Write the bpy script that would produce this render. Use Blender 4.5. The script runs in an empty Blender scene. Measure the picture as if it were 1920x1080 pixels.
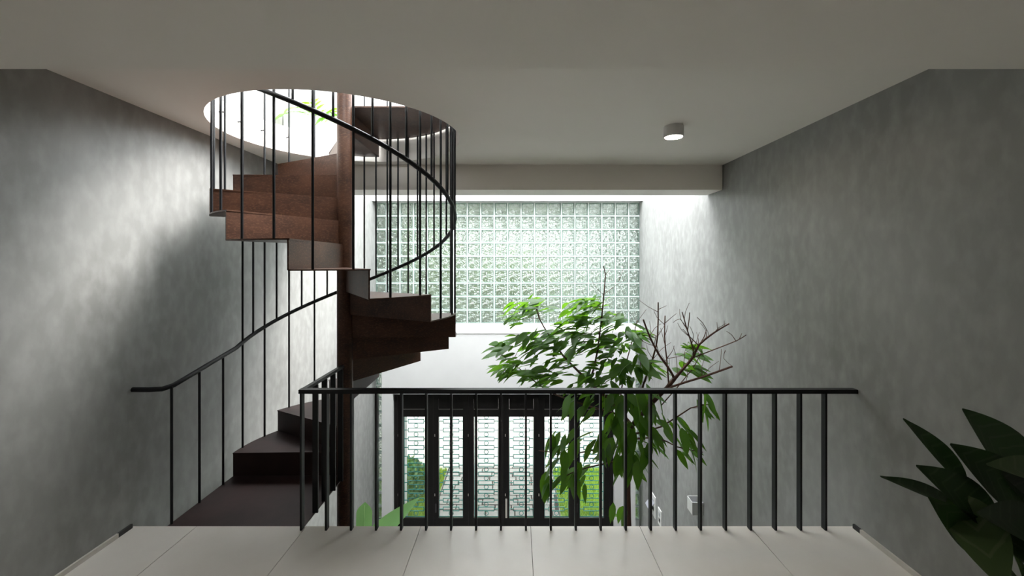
import bpy, math, random
from mathutils import Vector, Matrix, Quaternion

random.seed(7)
sc = bpy.context.scene
COL = sc.collection
PI = math.pi

# ------------------------------------------------------------------ camera
EYE = 1.75
cam = bpy.data.cameras.new('camera')
cam.sensor_width = 36.0
cam.lens = 15.0                      # 800 px focal length at 1920 px
cam.shift_x = -8 / 1920
cam.shift_y = -50 / 1920
cam.clip_start = 0.05
cam.clip_end = 200
camo = bpy.data.objects.new('camera', cam)
camo.location = (0, 0, EYE)
camo.rotation_euler = (PI / 2, 0, 0)
COL.objects.link(camo)
sc.camera = camo

# ------------------------------------------------------------------ sky (bright overcast)
world = bpy.data.worlds.new('overcast_sky')
sc.world = world
world.use_nodes = True
bg = world.node_tree.nodes['Background']
bg.inputs['Color'].default_value = (0.94, 0.975, 1.0, 1)
bg.inputs['Strength'].default_value = 16.0

# hazy sun high on the right, very soft
sun = bpy.data.lights.new('hazy_sun', 'SUN')
sun.energy = 9.0
sun.angle = math.radians(28)
sun.color = (1.0, 0.97, 0.93)
suno = bpy.data.objects.new('hazy_sun', sun)
suno.rotation_euler = Vector((-0.62, -0.22, -0.75)).to_track_quat('-Z', 'Y').to_euler()
suno.location = (4, 8, 9)
COL.objects.link(suno)

sc.view_settings.view_transform = 'Standard'
sc.view_settings.look = 'None'
sc.view_settings.gamma = 1.0
sc.view_settings.use_curve_mapping = False
sc.view_settings.exposure = 0.14

# ------------------------------------------------------------------ materials
def new_mat(name):
    m = bpy.data.materials.new(name)
    m.use_nodes = True
    nt = m.node_tree
    return m, nt, nt.nodes, nt.links, nt.nodes['Principled BSDF']

def simple(name, col, rough=0.5, metal=0.0, spec=0.5):
    m, nt, N, L, b = new_mat(name)
    b.inputs['Base Color'].default_value = (*col, 1)
    b.inputs['Roughness'].default_value = rough
    b.inputs['Metallic'].default_value = metal
    b.inputs['Specular IOR Level'].default_value = spec
    return m

def mottled(name, c0, c1, scale=1.5, rough=0.6, stretch=(1, 1, 1), detail=6, bump=0.0, fine=None, spec=0.5, metal=0.0, rng=(0.3, 0.7)):
    m, nt, N, L, b = new_mat(name)
    tc = N.new('ShaderNodeTexCoord')
    mp = N.new('ShaderNodeMapping')
    mp.inputs['Scale'].default_value = stretch
    L.new(tc.outputs['Object'], mp.inputs['Vector'])
    no = N.new('ShaderNodeTexNoise')
    no.inputs['Scale'].default_value = scale
    no.inputs['Detail'].default_value = detail
    no.inputs['Roughness'].default_value = 0.6
    L.new(mp.outputs['Vector'], no.inputs['Vector'])
    cr = N.new('ShaderNodeValToRGB')
    cr.color_ramp.elements[0].position = rng[0]
    cr.color_ramp.elements[1].position = rng[1]
    cr.color_ramp.elements[0].color = (*c0, 1)
    cr.color_ramp.elements[1].color = (*c1, 1)
    L.new(no.outputs['Fac'], cr.inputs['Fac'])
    out = cr.outputs['Color']
    if fine:
        n2 = N.new('ShaderNodeTexNoise')
        n2.inputs['Scale'].default_value = fine[0]
        n2.inputs['Detail'].default_value = 8
        L.new(mp.outputs['Vector'], n2.inputs['Vector'])
        r2 = N.new('ShaderNodeValToRGB')
        r2.color_ramp.elements[0].position = fine[1]
        r2.color_ramp.elements[1].position = min(fine[2], 1.0)
        L.new(n2.outputs['Fac'], r2.inputs['Fac'])
        mx = N.new('ShaderNodeMixRGB')
        mx.inputs['Color2'].default_value = (*fine[3], 1)
        L.new(r2.outputs['Color'], mx.inputs['Fac'])
        L.new(out, mx.inputs['Color1'])
        out = mx.outputs['Color']
    L.new(out, b.inputs['Base Color'])
    b.inputs['Roughness'].default_value = rough
    b.inputs['Specular IOR Level'].default_value = spec
    b.inputs['Metallic'].default_value = metal
    if bump:
        bp = N.new('ShaderNodeBump')
        bp.inputs['Strength'].default_value = bump
        bp.inputs['Distance'].default_value = 0.01
        L.new(no.outputs['Fac'], bp.inputs['Height'])
        L.new(bp.outputs['Normal'], b.inputs['Normal'])
    return m

M = {}
M['cement'] = mottled('polished_cement', (0.195, 0.195, 0.187), (0.28, 0.281, 0.271), 1.5, 0.45, (1, 1, 0.6), 10, 0.10,
                      fine=(13, 0.42, 1.1, (0.36, 0.36, 0.35)), spec=0.4)
M['ceiling'] = mottled('ceiling_paint', (0.86, 0.82, 0.755), (0.89, 0.85, 0.79), 0.8, 0.8)
M['white'] = mottled('white_plaster', (0.60, 0.60, 0.595), (0.66, 0.66, 0.655), 1.2, 0.75)
M['tile'] = mottled('beige_stone_tile', (0.66, 0.62, 0.565), (0.75, 0.715, 0.665), 1.7, 0.38, (1, 1, 1), 7, 0.0,
                    fine=(7, 0.70, 0.80, (0.42, 0.38, 0.33)))
M['grout'] = simple('grout', (0.20, 0.18, 0.16), 0.9)
M['cream_trim'] = simple('cream_trim', (0.55, 0.52, 0.47), 0.6)
M['black'] = simple('black_paint', (0.012, 0.012, 0.013), 0.38)
M['rail_black'] = simple('satin_black_steel', (0.009, 0.010, 0.012), 0.45, 0.0, 0.3)
M['lampwhite'] = simple('lamp_housing', (0.72, 0.71, 0.69), 0.5)
M['plastic'] = simple('white_plastic', (0.75, 0.75, 0.73), 0.4)
M['greyplastic'] = simple('grey_plastic', (0.35, 0.36, 0.40), 0.4)
M['dark'] = simple('dark_slot', (0.02, 0.02, 0.02), 0.7)
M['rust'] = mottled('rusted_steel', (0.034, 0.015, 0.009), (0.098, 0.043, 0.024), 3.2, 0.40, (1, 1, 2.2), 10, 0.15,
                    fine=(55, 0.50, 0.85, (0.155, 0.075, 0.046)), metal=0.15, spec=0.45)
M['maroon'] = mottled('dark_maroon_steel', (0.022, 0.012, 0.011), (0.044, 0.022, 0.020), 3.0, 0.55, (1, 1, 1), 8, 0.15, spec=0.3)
M['bark'] = mottled('red_brown_bark', (0.055, 0.024, 0.017), (0.14, 0.062, 0.042), 14, 0.8, (1, 1, 0.3), 6, 0.4)
M['teal'] = simple('teal_painted_wire', (0.02, 0.30, 0.26), 0.5)
M['steel'] = simple('brushed_steel', (0.55, 0.52, 0.47), 0.35, 0.9)
M['doorblack'] = mottled('black_stained_wood', (0.005, 0.0045, 0.0045), (0.009, 0.008, 0.0075), 6, 0.5, (1, 1, 0.2), spec=0.15)
M['soil'] = simple('soil', (0.05, 0.035, 0.025), 0.95)
M['stone'] = mottled('pale_paving_stone', (0.30, 0.28, 0.265), (0.42, 0.40, 0.38), 5, 0.85)
M['gap'] = simple('dark_joint_soil', (0.07, 0.06, 0.05), 0.95)
M['concrete_out'] = mottled('pale_concrete', (0.36, 0.33, 0.31), (0.45, 0.42, 0.40), 1.2, 0.9)
M['terrazzo'] = mottled('ground_floor_stone', (0.40, 0.39, 0.37), (0.48, 0.47, 0.45), 3, 0.5)
M['yard_wall'] = mottled('added_yard_wall', (0.10, 0.115, 0.10), (0.17, 0.185, 0.165), 0.6, 0.9)  # for the added yard walls, kept dark to cut outside light
M['mortar'] = simple('white_mortar', (0.62, 0.65, 0.63), 0.8)
M['pot'] = mottled('grey_pot', (0.16, 0.16, 0.155), (0.24, 0.24, 0.23), 4, 0.8)

def leaf_mat(name, col, tcol, mixf=0.35, rough=0.4, vein=None):
    m, nt, N, L, b = new_mat(name)
    b.inputs['Roughness'].default_value = rough
    oi = N.new('ShaderNodeObjectInfo')
    hs = N.new('ShaderNodeHueSaturation')
    hs.inputs['Color'].default_value = (*col, 1)
    mr = N.new('ShaderNodeMapRange')
    mr.inputs['To Min'].default_value = 0.7
    mr.inputs['To Max'].default_value = 1.35
    L.new(oi.outputs['Random'], mr.inputs['Value'])
    L.new(mr.outputs['Result'], hs.inputs['Value'])
    out = hs.outputs['Color']
    if vein:
        tc = N.new('ShaderNodeTexCoord')
        wv = N.new('ShaderNodeTexWave')
        wv.wave_type = 'BANDS'
        wv.bands_direction = 'DIAGONAL'
        wv.inputs['Scale'].default_value = vein[0]
        wv.inputs['Distortion'].default_value = 1.5
        sx = N.new('ShaderNodeSeparateXYZ')
        ab = N.new('ShaderNodeMath'); ab.operation = 'ABSOLUTE'
        cb = N.new('ShaderNodeCombineXYZ')
        L.new(tc.outputs['Object'], sx.inputs['Vector'])
        L.new(sx.outputs['X'], ab.inputs[0])
        L.new(ab.outputs[0], cb.inputs['X'])
        L.new(sx.outputs['Y'], cb.inputs['Y'])
        L.new(cb.outputs['Vector'], wv.inputs['Vector'])
        cr = N.new('ShaderNodeValToRGB')
        cr.color_ramp.elements[0].position = 0.88
        cr.color_ramp.elements[1].position = 0.98
        L.new(wv.outputs['Fac'], cr.inputs['Fac'])
        mx = N.new('ShaderNodeMixRGB')
        mx.inputs['Color2'].default_value = (*vein[1], 1)
        L.new(cr.outputs['Color'], mx.inputs['Fac'])
        L.new(out, mx.inputs['Color1'])
        out = mx.outputs['Color']
    L.new(out, b.inputs['Base Color'])
    tr = N.new('ShaderNodeBsdfTranslucent')
    tr.inputs['Color'].default_value = (*tcol, 1)
    ms = N.new('ShaderNodeMixShader')
    ms.inputs['Fac'].default_value = mixf
    L.new(b.outputs['BSDF'], ms.inputs[1])
    L.new(tr.outputs['BSDF'], ms.inputs[2])
    L.new(ms.outputs['Shader'], N['Material Output'].inputs['Surface'])
    return m

M['leaf'] = leaf_mat('tree_leaf', (0.034, 0.100, 0.011), (0.17, 0.40, 0.018), 0.37, 0.5)
M['darkleaf'] = leaf_mat('houseplant_shaded_leaf', (0.010, 0.030, 0.008), (0.03, 0.07, 0.015), 0.15, 0.42, vein=(11, (0.035, 0.055, 0.03)))  # near-black green paints in the dim foreground shade
M['oliveleaf'] = leaf_mat('houseplant_lit_leaf', (0.045, 0.085, 0.025), (0.06, 0.12, 0.02), 0.2, 0.42, vein=(9, (0.09, 0.13, 0.06)))  # olive copy paints in the light on the brighter leaves
M['banana'] = leaf_mat('banana_leaf', (0.20, 0.42, 0.16), (0.30, 0.55, 0.18), 0.4, 0.45)
M['midrib'] = leaf_mat('pale_midrib', (0.40, 0.58, 0.28), (0.4, 0.6, 0.3), 0.3, 0.5)
M['palm'] = leaf_mat('palm_leaf', (0.06, 0.20, 0.015), (0.16, 0.36, 0.02), 0.4, 0.4)
M['grass'] = leaf_mat('grass_blade', (0.22, 0.36, 0.05), (0.50, 0.70, 0.08), 0.45, 0.5)
M['bushleaf'] = leaf_mat('bush_leaf', (0.10, 0.20, 0.06), (0.22, 0.36, 0.08), 0.35, 0.5)
M['outleaf'] = leaf_mat('garden_tree_leaf', (0.19, 0.26, 0.14), (0.40, 0.50, 0.25), 0.4, 0.5)

def glass_pane():
    m, nt, N, L, b = new_mat('clear_door_glass')
    N.remove(b)
    t = N.new('ShaderNodeBsdfTransparent'); t.inputs['Color'].default_value = (0.93, 0.97, 0.96, 1)
    g = N.new('ShaderNodeBsdfGlossy'); g.inputs['Roughness'].default_value = 0.02
    fr = N.new('ShaderNodeFresnel'); fr.inputs['IOR'].default_value = 1.45
    ms = N.new('ShaderNodeMixShader')
    L.new(fr.outputs['Fac'], ms.inputs['Fac'])
    L.new(t.outputs['BSDF'], ms.inputs[1]); L.new(g.outputs['BSDF'], ms.inputs[2])
    L.new(ms.outputs['Shader'], N['Material Output'].inputs['Surface'])
    return m
M['pane'] = glass_pane()

def block_center():
    m, nt, N, L, b = new_mat('wavy_glass_block')
    N.remove(b)
    tc = N.new('ShaderNodeTexCoord')
    mp = N.new('ShaderNodeMapping')
    mp.inputs['Scale'].default_value = (1, 0.0, 1)
    mp.inputs['Rotation'].default_value = (0, 0.6, 0)
    L.new(tc.outputs['Object'], mp.inputs['Vector'])
    no = N.new('ShaderNodeTexNoise')
    no.inputs['Scale'].default_value = 16
    no.inputs['Detail'].default_value = 1.5
    no.inputs['Distortion'].default_value = 1.4
    L.new(mp.outputs['Vector'], no.inputs['Vector'])
    bp = N.new('ShaderNodeBump')
    bp.inputs['Strength'].default_value = 1.0
    bp.inputs['Distance'].default_value = 0.05
    L.new(no.outputs['Fac'], bp.inputs['Height'])
    rf = N.new('ShaderNodeBsdfRefraction')
    rf.inputs['Color'].default_value = (0.72, 0.755, 0.74, 1)
    rf.inputs['IOR'].default_value = 1.35
    rf.inputs['Roughness'].default_value = 0.03
    L.new(bp.outputs['Normal'], rf.inputs['Normal'])
    gl = N.new('ShaderNodeBsdfGlossy')
    gl.inputs['Roughness'].default_value = 0.08
    L.new(bp.outputs['Normal'], gl.inputs['Normal'])
    tl = N.new('ShaderNodeBsdfTranslucent')
    tl.inputs['Color'].default_value = (0.80, 0.90, 0.86, 1)
    L.new(bp.outputs['Normal'], tl.inputs['Normal'])
    tp = N.new('ShaderNodeBsdfTransparent')
    tp.inputs['Color'].default_value = (0.72, 0.755, 0.74, 1)
    m1 = N.new('ShaderNodeMixShader'); m1.inputs['Fac'].default_value = 0.15
    L.new(rf.outputs['BSDF'], m1.inputs[1]); L.new(tp.outputs['BSDF'], m1.inputs[2])
    m2 = N.new('ShaderNodeMixShader'); m2.inputs['Fac'].default_value = 0.06
    L.new(m1.outputs['Shader'], m2.inputs[1]); L.new(tl.outputs['BSDF'], m2.inputs[2])
    m3 = N.new('ShaderNodeMixShader'); m3.inputs['Fac'].default_value = 0.07
    L.new(m2.outputs['Shader'], m3.inputs[1]); L.new(gl.outputs['BSDF'], m3.inputs[2])
    L.new(m3.outputs['Shader'], N['Material Output'].inputs['Surface'])
    return m
M['block'] = block_center()

def block_rim():
    m, nt, N, L, b = new_mat('pale_green_block_rim')
    b.inputs['Base Color'].default_value = (0.30, 0.42, 0.37, 1)
    b.inputs['Roughness'].default_value = 0.25
    tl = N.new('ShaderNodeBsdfTranslucent')
    tl.inputs['Color'].default_value = (0.34, 0.46, 0.41, 1)
    ms = N.new('ShaderNodeMixShader'); ms.inputs['Fac'].default_value = 0.6
    L.new(b.outputs['BSDF'], ms.inputs[1]); L.new(tl.outputs['BSDF'], ms.inputs[2])
    L.new(ms.outputs['Shader'], N['Material Output'].inputs['Surface'])
    return m
M['rim'] = block_rim()

def emit(name, col, s):
    m, nt, N, L, b = new_mat(name)
    b.inputs['Base Color'].default_value = (0.9, 0.9, 0.9, 1)
    b.inputs['Emission Color'].default_value = (*col, 1)
    b.inputs['Emission Strength'].default_value = s
    return m
M['lampglow'] = emit('lamp_diffuser', (1.0, 0.86, 0.68), 100.0)

# ------------------------------------------------------------------ mesh helpers
class MB:
    def __init__(s):
        s.v = []; s.f = []; s.mi = []
    def add(s, vs, fs, mi=0):
        o = len(s.v)
        s.v += [tuple(p) for p in vs]
        s.f += [tuple(o + i for i in f) for f in fs]
        s.mi += [mi] * len(fs)
    def box(s, x0, x1, y0, y1, z0, z1, mi=0):
        s.add([(x0, y0, z0), (x1, y0, z0), (x1, y1, z0), (x0, y1, z0), (x0, y0, z1), (x1, y0, z1), (x1, y1, z1), (x0, y1, z1)],
              [(0, 3, 2, 1), (4, 5, 6, 7), (0, 1, 5, 4), (1, 2, 6, 5), (2, 3, 7, 6), (3, 0, 4, 7)], mi)
    def prism(s, poly, z0, z1, mi=0):
        n = len(poly)
        s.add([(x, y, z0) for x, y in poly] + [(x, y, z1) for x, y in poly],
              [tuple(range(n - 1, -1, -1)), tuple(range(n, 2 * n))] + [(i, (i + 1) % n, n + (i + 1) % n, n + i) for i in range(n)], mi)
    def tube(s, pts, r, n=8, mi=0, cap=True, closed=False):
        pts = [Vector(p) for p in pts]
        m = len(pts)
        rs = r if isinstance(r, (list, tuple)) else [r] * m
        vs = []; fs = []
        ref = None
        for i, p in enumerate(pts):
            if closed:
                t = pts[(i + 1) % m] - pts[i - 1]
            else:
                t = pts[min(i + 1, m - 1)] - pts[max(i - 1, 0)]
            t.normalize()
            if ref is None:
                ref = Vector((0, 0, 1)) if abs(t.z) < 0.9 else Vector((1, 0, 0))
            a = ref - t * ref.dot(t)
            if a.length < 1e-6:
                a = t.orthogonal()
            a.normalize(); ref = a
            b = t.cross(a)
            for k in range(n):
                ang = 2 * PI * k / n
                vs.append(p + (a * math.cos(ang) + b * math.sin(ang)) * rs[i])
        for i in range(m if closed else m - 1):
            j = (i + 1) % m
            for k in range(n):
                k2 = (k + 1) % n
                fs.append((i * n + k, i * n + k2, j * n + k2, j * n + k))
        if cap and not closed:
            fs.append(tuple(range(n - 1, -1, -1)))
            fs.append(tuple((m - 1) * n + k for k in range(n)))
        s.add(vs, fs, mi)
    def lathe(s, prof, cx=0, cy=0, n=24, mi=0):
        m = len(prof)
        vs = []
        for r, z in prof:
            for k in range(n):
                a = 2 * PI * k / n
                vs.append((cx + r * math.cos(a), cy + r * math.sin(a), z))
        fs = []
        for i in range(m - 1):
            for k in range(n):
                k2 = (k + 1) % n
                fs.append((i * n + k, i * n + k2, (i + 1) * n + k2, (i + 1) * n + k))
        fs.append(tuple(range(n - 1, -1, -1)))
        fs.append(tuple((m - 1) * n + k for k in range(n)))
        s.add(vs, fs, mi)
    def mesh(s, name, mats, smooth=False):
        me = bpy.data.meshes.new(name)
        me.from_pydata(s.v, [], s.f)
        for m in (mats if isinstance(mats, (list, tuple)) else [mats]):
            me.materials.append(M[m])
        if any(s.mi):
            me.polygons.foreach_set('material_index', s.mi)
        me.update()
        if smooth:
            me.shade_smooth()
            try:
                me.set_sharp_from_angle(angle=math.radians(40))
            except Exception:
                pass
        return me
    def build(s, name, mats, parent=None, smooth=False):
        return link(name, s.mesh(name, mats, smooth), parent)

def link(name, me, parent=None, loc=None):
    o = bpy.data.objects.new(name, me)
    COL.objects.link(o)
    if parent is not None:
        o.parent = parent
        o.matrix_parent_inverse = Matrix.Translation(parent.location).inverted()
    if loc is not None:
        o.location = loc
    return o

def tag(o, label=None, cat=None, group=None, kind=None):
    if label: o['label'] = label
    if cat: o['category'] = cat
    if group: o['group'] = group
    if kind: o['kind'] = kind
    return o

def thing(name, loc, label, cat, group=None):
    o = bpy.data.objects.new(name, None)
    o.empty_display_size = 0.1
    o.location = loc
    COL.objects.link(o)
    return tag(o, label, cat, group)

def struct(name, mb, mats, label=None, parent=None, smooth=False):
    o = mb.build(name, mats, parent, smooth)
    if parent is None:
        tag(o, label, None, None, 'structure')
    return o

# photo pixel (1920x1080) at a given depth -> world point
def at(px, py, d):
    return Vector(((px - 968) * d / 800, d, EYE - (py - 490) * d / 800))

# ------------------------------------------------------------------ the room
XL, XR = -2.53, 2.22
CZ = 2.785                 # ceiling
UZ = 3.024                 # upper floor level
BZ = 2.516                 # underside of beams
YE = 2.82                  # edge of the landing floor
YB0, YB1 = 4.57, 4.95      # far beam
YF, YG = 7.48, 7.68        # front plane of the back wall, glass plane
GZ = -3.15                 # ground floor
YN = -3.2                  # wall behind the camera
TOP = 4.7                  # top of the side walls

mb = MB(); mb.box(XL - 0.2, XL, YN - 0.2, YG + 0.25, GZ - 0.1, TOP)
struct('wall_left', mb, 'cement', 'grey polished cement wall behind the spiral staircase')
mb = MB(); mb.box(XR, XR + 0.2, YN - 0.2, YG + 0.25, GZ - 0.1, TOP)
struct('wall_right', mb, 'cement', 'grey polished cement wall on the right of the void')
mb = MB(); mb.box(XL, XR, YN - 0.2, YN, GZ, UZ)
struct('wall_rear', mb, 'cement', 'grey cement wall behind the camera')

# floor slab of the landing with tiles as pieces
mb = MB(); mb.box(XL, XR, YN, YE - 0.004, -0.28, -0.012)
floor = struct('floor', mb, 'grout', 'landing floor of large beige stone tiles')
seams = [XL, -2.11, -1.385, -0.63, 0.095, 0.815, 1.54, XR]
yrows = [YE, 1.62, 0.42, -0.78, -1.98, YN]
g = 0.0016
for i in range(len(seams) - 1):
    for j in range(len(yrows) - 1):
        x0, x1 = seams[i] + g, seams[i + 1] - g
        y1, y0 = yrows[j] - g, yrows[j + 1] + g
        m2 = MB()
        cxm, cym = (x0 + x1) / 2, (y0 + y1) / 2
        hx, hy = (x1 - x0) / 2, (y1 - y0) / 2
        m2.box(-hx, hx, -hy, hy, -0.012, 0.0)
        t = link('tile', m2.mesh('tile', 'tile'), floor, (cxm, cym, 0))
mb = MB(); mb.box(XL, XL + 0.014, YN, 2.70, 0, 0.028)
struct('baseboard_left', mb, 'cream_trim', 'thin cream strip where the left wall meets the floor')
mb = MB(); mb.box(XR - 0.014, XR, YN, 2.74, 0, 0.028)
struct('baseboard_right', mb, 'cream_trim', 'thin cream strip where the right wall meets the floor')
mb = MB(); mb.box(XL + 0.0005, XL + 0.013, 2.70, 2.80, 0.0, 0.028)
struct('trim_1', mb, 'dark', 'dark notch at the end of the left floor strip')
mb = MB(); mb.box(XR - 0.013, XR - 0.0005, 2.74, 2.80, 0.0, 0.028)
struct('trim_2', mb, 'dark', 'dark notch at the end of the right floor strip')

# ground floor
mb = MB(); mb.box(XL, XR, YN, YG + 0.25, GZ - 0.1, GZ)
struct('floor_ground', mb, 'terrazzo', 'pale stone floor of the storey below')

# ceiling slab with the round stair opening
SX, SY, HR = -1.405, 3.5, 0.935
def ceiling_slab():
    mb = MB()
    n = 96
    x0, x1, y0, y1 = XL, XR, YN, YB1
    circ = []; outer = []
    for k in range(n):
        a = 2 * PI * k / n + PI / n
        c, s_ = math.cos(a), math.sin(a)
        circ.append((SX + HR * c, SY + HR * s_))
        ts = []
        if c > 1e-9: ts.append((x1 - SX) / c)
        if c < -1e-9: ts.append((x0 - SX) / c)
        if s_ > 1e-9: ts.append((y1 - SY) / s_)
        if s_ < -1e-9: ts.append((y0 - SY) / s_)
        t = min(ts)
        outer.append((SX + t * c, SY + t * s_))
    for z, flip in ((CZ, True), (UZ, False)):
        vs = [(x, y, z) for x, y in circ] + [(x, y, z) for x, y in outer]
        fs = []
        corners = [(x1, y1), (x0, y1), (x0, y0), (x1, y0)]
        for k in range(n):
            k2 = (k + 1) % n
            f = [k, n + k, n + k2, k2]
            # corner between outer k and k2?
            for (qx, qy) in corners:
                a0 = math.atan2(outer[k][1] - SY, outer[k][0] - SX)
                a1 = math.atan2(outer[k2][1] - SY, outer[k2][0] - SX)
                aq = math.atan2(qy - SY, qx - SX)
                if a1 < a0: a1 += 2 * PI
                if aq < a0: aq += 2 * PI
                if a0 < aq < a1:
                    vs.append((qx, qy, z))
                    f = [k, n + k, len(vs) - 1, n + k2, k2]
            fs.append(tuple(f[::-1]) if flip else tuple(f))
        mb.add(vs, fs)
    vs = [(x, y, CZ) for x, y in circ] + [(x, y, UZ) for x, y in circ]
    mb.add(vs, [(k, (k + 1) % n, n + (k + 1) % n, n + k) for k in range(n)])
    mb.add([(x0, y1, CZ), (x1, y1, CZ), (x1, y1, UZ), (x0, y1, UZ)], [(1, 0, 3, 2)])
    return mb
struct('ceiling', ceiling_slab(), 'ceiling', 'off-white ceiling with a round opening for the spiral staircase')
mb = MB(); mb.box(XL, XR - 0.012, YB0, YB1, BZ, CZ)
struct('ceiling_beam', mb, 'ceiling', 'off-white beam across the far end of the ceiling above the void')
mb = MB(); mb.box(XL, XR, 0.3, 1.70, BZ, CZ)
struct('ceiling_beam', mb, 'ceiling', 'wide lowered off-white beam across the top foreground')

mb = MB(); mb.box(XL - 0.2, XR + 0.2, YN - 0.2, 2.7, TOP, TOP + 0.15)  # slab added out of view to hold sun off the left wall
struct('sunshade', mb, 'white', 'flat roof added over the upper floor to block sun at the stair opening')
# ------------------------------------------------------------------ back wall with glass blocks and door
PIT = 0.2425
ZG1 = EYE + 1.062           # top of the glass
ZG0 = ZG1 - 9 * PIT         # bottom of the glass
SILLF = EYE - 1.225         # front edge of sill
mb = MB(); mb.box(XL, XR, YF, YG + 0.2, ZG1, TOP)
struct('wall_back', mb, 'white', 'white wall above the glass block window')
# lower wall: pieces around the door
DX0, DX1 = -2.165, 1.72     # door opening
DZ1 = -0.58
LX0, LX1 = XL + 0.17, XR - 0.13
mb = MB()
mb.box(LX0, LX1, YF, YG + 0.2, DZ1, SILLF - 0.02)
mb.box(LX0, DX0, YF, YG + 0.2, GZ, DZ1)
mb.box(DX1, LX1, YF, YG + 0.2, GZ, DZ1)
struct('wall_back_lower', mb, 'white', 'white wall below the glass block window around the dark door')
mb = MB()   # sloped sill
mb.add([(XL, YF - 0.01, SILLF - 0.04), (XR, YF - 0.01, SILLF - 0.04), (XR, YG + 0.2, SILLF - 0.04), (XL, YG + 0.2, SILLF - 0.04),
        (XL, YF - 0.01, SILLF), (XR, YF - 0.01, SILLF), (XR, YG + 0.02, ZG0), (XL, YG + 0.02, ZG0), (XR, YG + 0.2, ZG0), (XL, YG + 0.2, ZG0)],
       [(0, 3, 2, 1), (0, 1, 5, 4), (4, 5, 6, 7), (7, 6, 8, 9), (2, 3, 9, 8), (1, 2, 8, 6, 5), (0, 4, 7, 9, 3)])
struct('trim_3', mb, 'white', 'sloped white sill under the glass block window')

def block_mesh():
    mb = MB()
    h = PIT / 2 - 0.0085; w = 0.045; i = h - 0.012
    def ring(r, y):
        return [(-r, y, -r), (r, y, -r), (r, y, r), (-r, y, r)]
    # front: rim bevel then recessed panel
    vs = ring(h, -w + 0.006) + ring(h - 0.006, -w) + ring(i, -w + 0.004)
    fs = []
    for a in (0, 4):
        for k in range(4):
            k2 = (k + 1) % 4
            fs.append((a + k, a + k2, a + 4 + k2, a + 4 + k))
    mb.add(vs, fs, 1)
    mb.add(ring(i, -w + 0.004), [(0, 1, 2, 3)], 0)
    vs = ring(h, -w + 0.006) + ring(h, w)
    mb.add(vs, [(k, 4 + k, 4 + (k + 1) % 4, (k + 1) % 4) for k in range(4)], 1)
    vs = ring(h, w) + ring(i, w)
    mb.add(vs, [(k, 4 + k, 4 + (k + 1) % 4, (k + 1) % 4) for k in range(4)], 1)
    mb.add(ring(i, w), [(3, 2, 1, 0)], 0)
    return mb.mesh('glass_block', ['block', 'rim'])
BLK = block_mesh()
NC = 20
xs0 = (XL + XR) / 2 - NC * PIT / 2
yb = YG + 0.05
mb = MB()
for c in range(NC + 1):
    x = xs0 + c * PIT
    if XL < x < XR:
        mb.box(x - 0.009, x + 0.009, yb - 0.042, yb + 0.042, ZG0, ZG1)
for r in range(10):
    z = ZG0 + r * PIT
    for c in range(NC):
        xa = max(XL, xs0 + c * PIT + 0.009); xb = min(XR, xs0 + (c + 1) * PIT - 0.009)
        mb.box(xa, xb, yb - 0.0415, yb + 0.0415, max(z - 0.009, ZG0), min(z + 0.009, ZG1))
win = struct('window_1', mb, 'mortar', 'wide glass block window with white mortar joints above the void')
def add_block(parent, x, z):
    # blocks at the wall ends are cut to fit
    a = max(x - PIT / 2 + 0.0085, XL + 0.002); b = min(x + PIT / 2 - 0.0085, XR - 0.002)
    o = link('glass_block', BLK, parent, ((a + b) / 2, yb, z))
    s = (b - a) / (PIT - 0.017)
    if s < 0.999: o.scale = (s, 1, 1)
    return o
for r in range(9):
    for c in range(NC):
        add_block(win, xs0 + (c + 0.5) * PIT, ZG0 + (r + 0.5) * PIT)
# narrow vertical strips beside the door
for n_, (xa, xb, lab) in enumerate(((XL, LX0, 'narrow vertical strip of glass blocks left of the door'), (LX1, XR, 'narrow vertical strip of glass blocks right of the door'))):
    mb = MB()
    z1 = SILLF - 0.04
    nr = int((z1 - GZ) / PIT)
    mb.box(xa, xa + 0.006, yb - 0.04, yb + 0.04, GZ, z1)
    mb.box(xb - 0.006, xb, yb - 0.04, yb + 0.04, GZ, z1)
    for r in range(nr + 1):
        z = z1 - r * PIT
        mb.box(xa + 0.006, xb - 0.006, yb - 0.04, yb + 0.04, z - 0.009, z + 0.009 if r else z)
    zlow = z1 - nr * PIT - 0.009
    if zlow > GZ: mb.box(xa + 0.006, xb - 0.006, yb - 0.04, yb + 0.04, GZ, zlow)
    w = struct('window_%d' % (n_ + 2), mb, 'mortar', lab)
    for r in range(nr):
        o = link('glass_block', BLK, w, ((xa + xb) / 2, yb, z1 - (r + 0.5) * PIT))
        o.scale = ((xb - xa - 0.012) / (PIT - 0.017), 1, 1)

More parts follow.
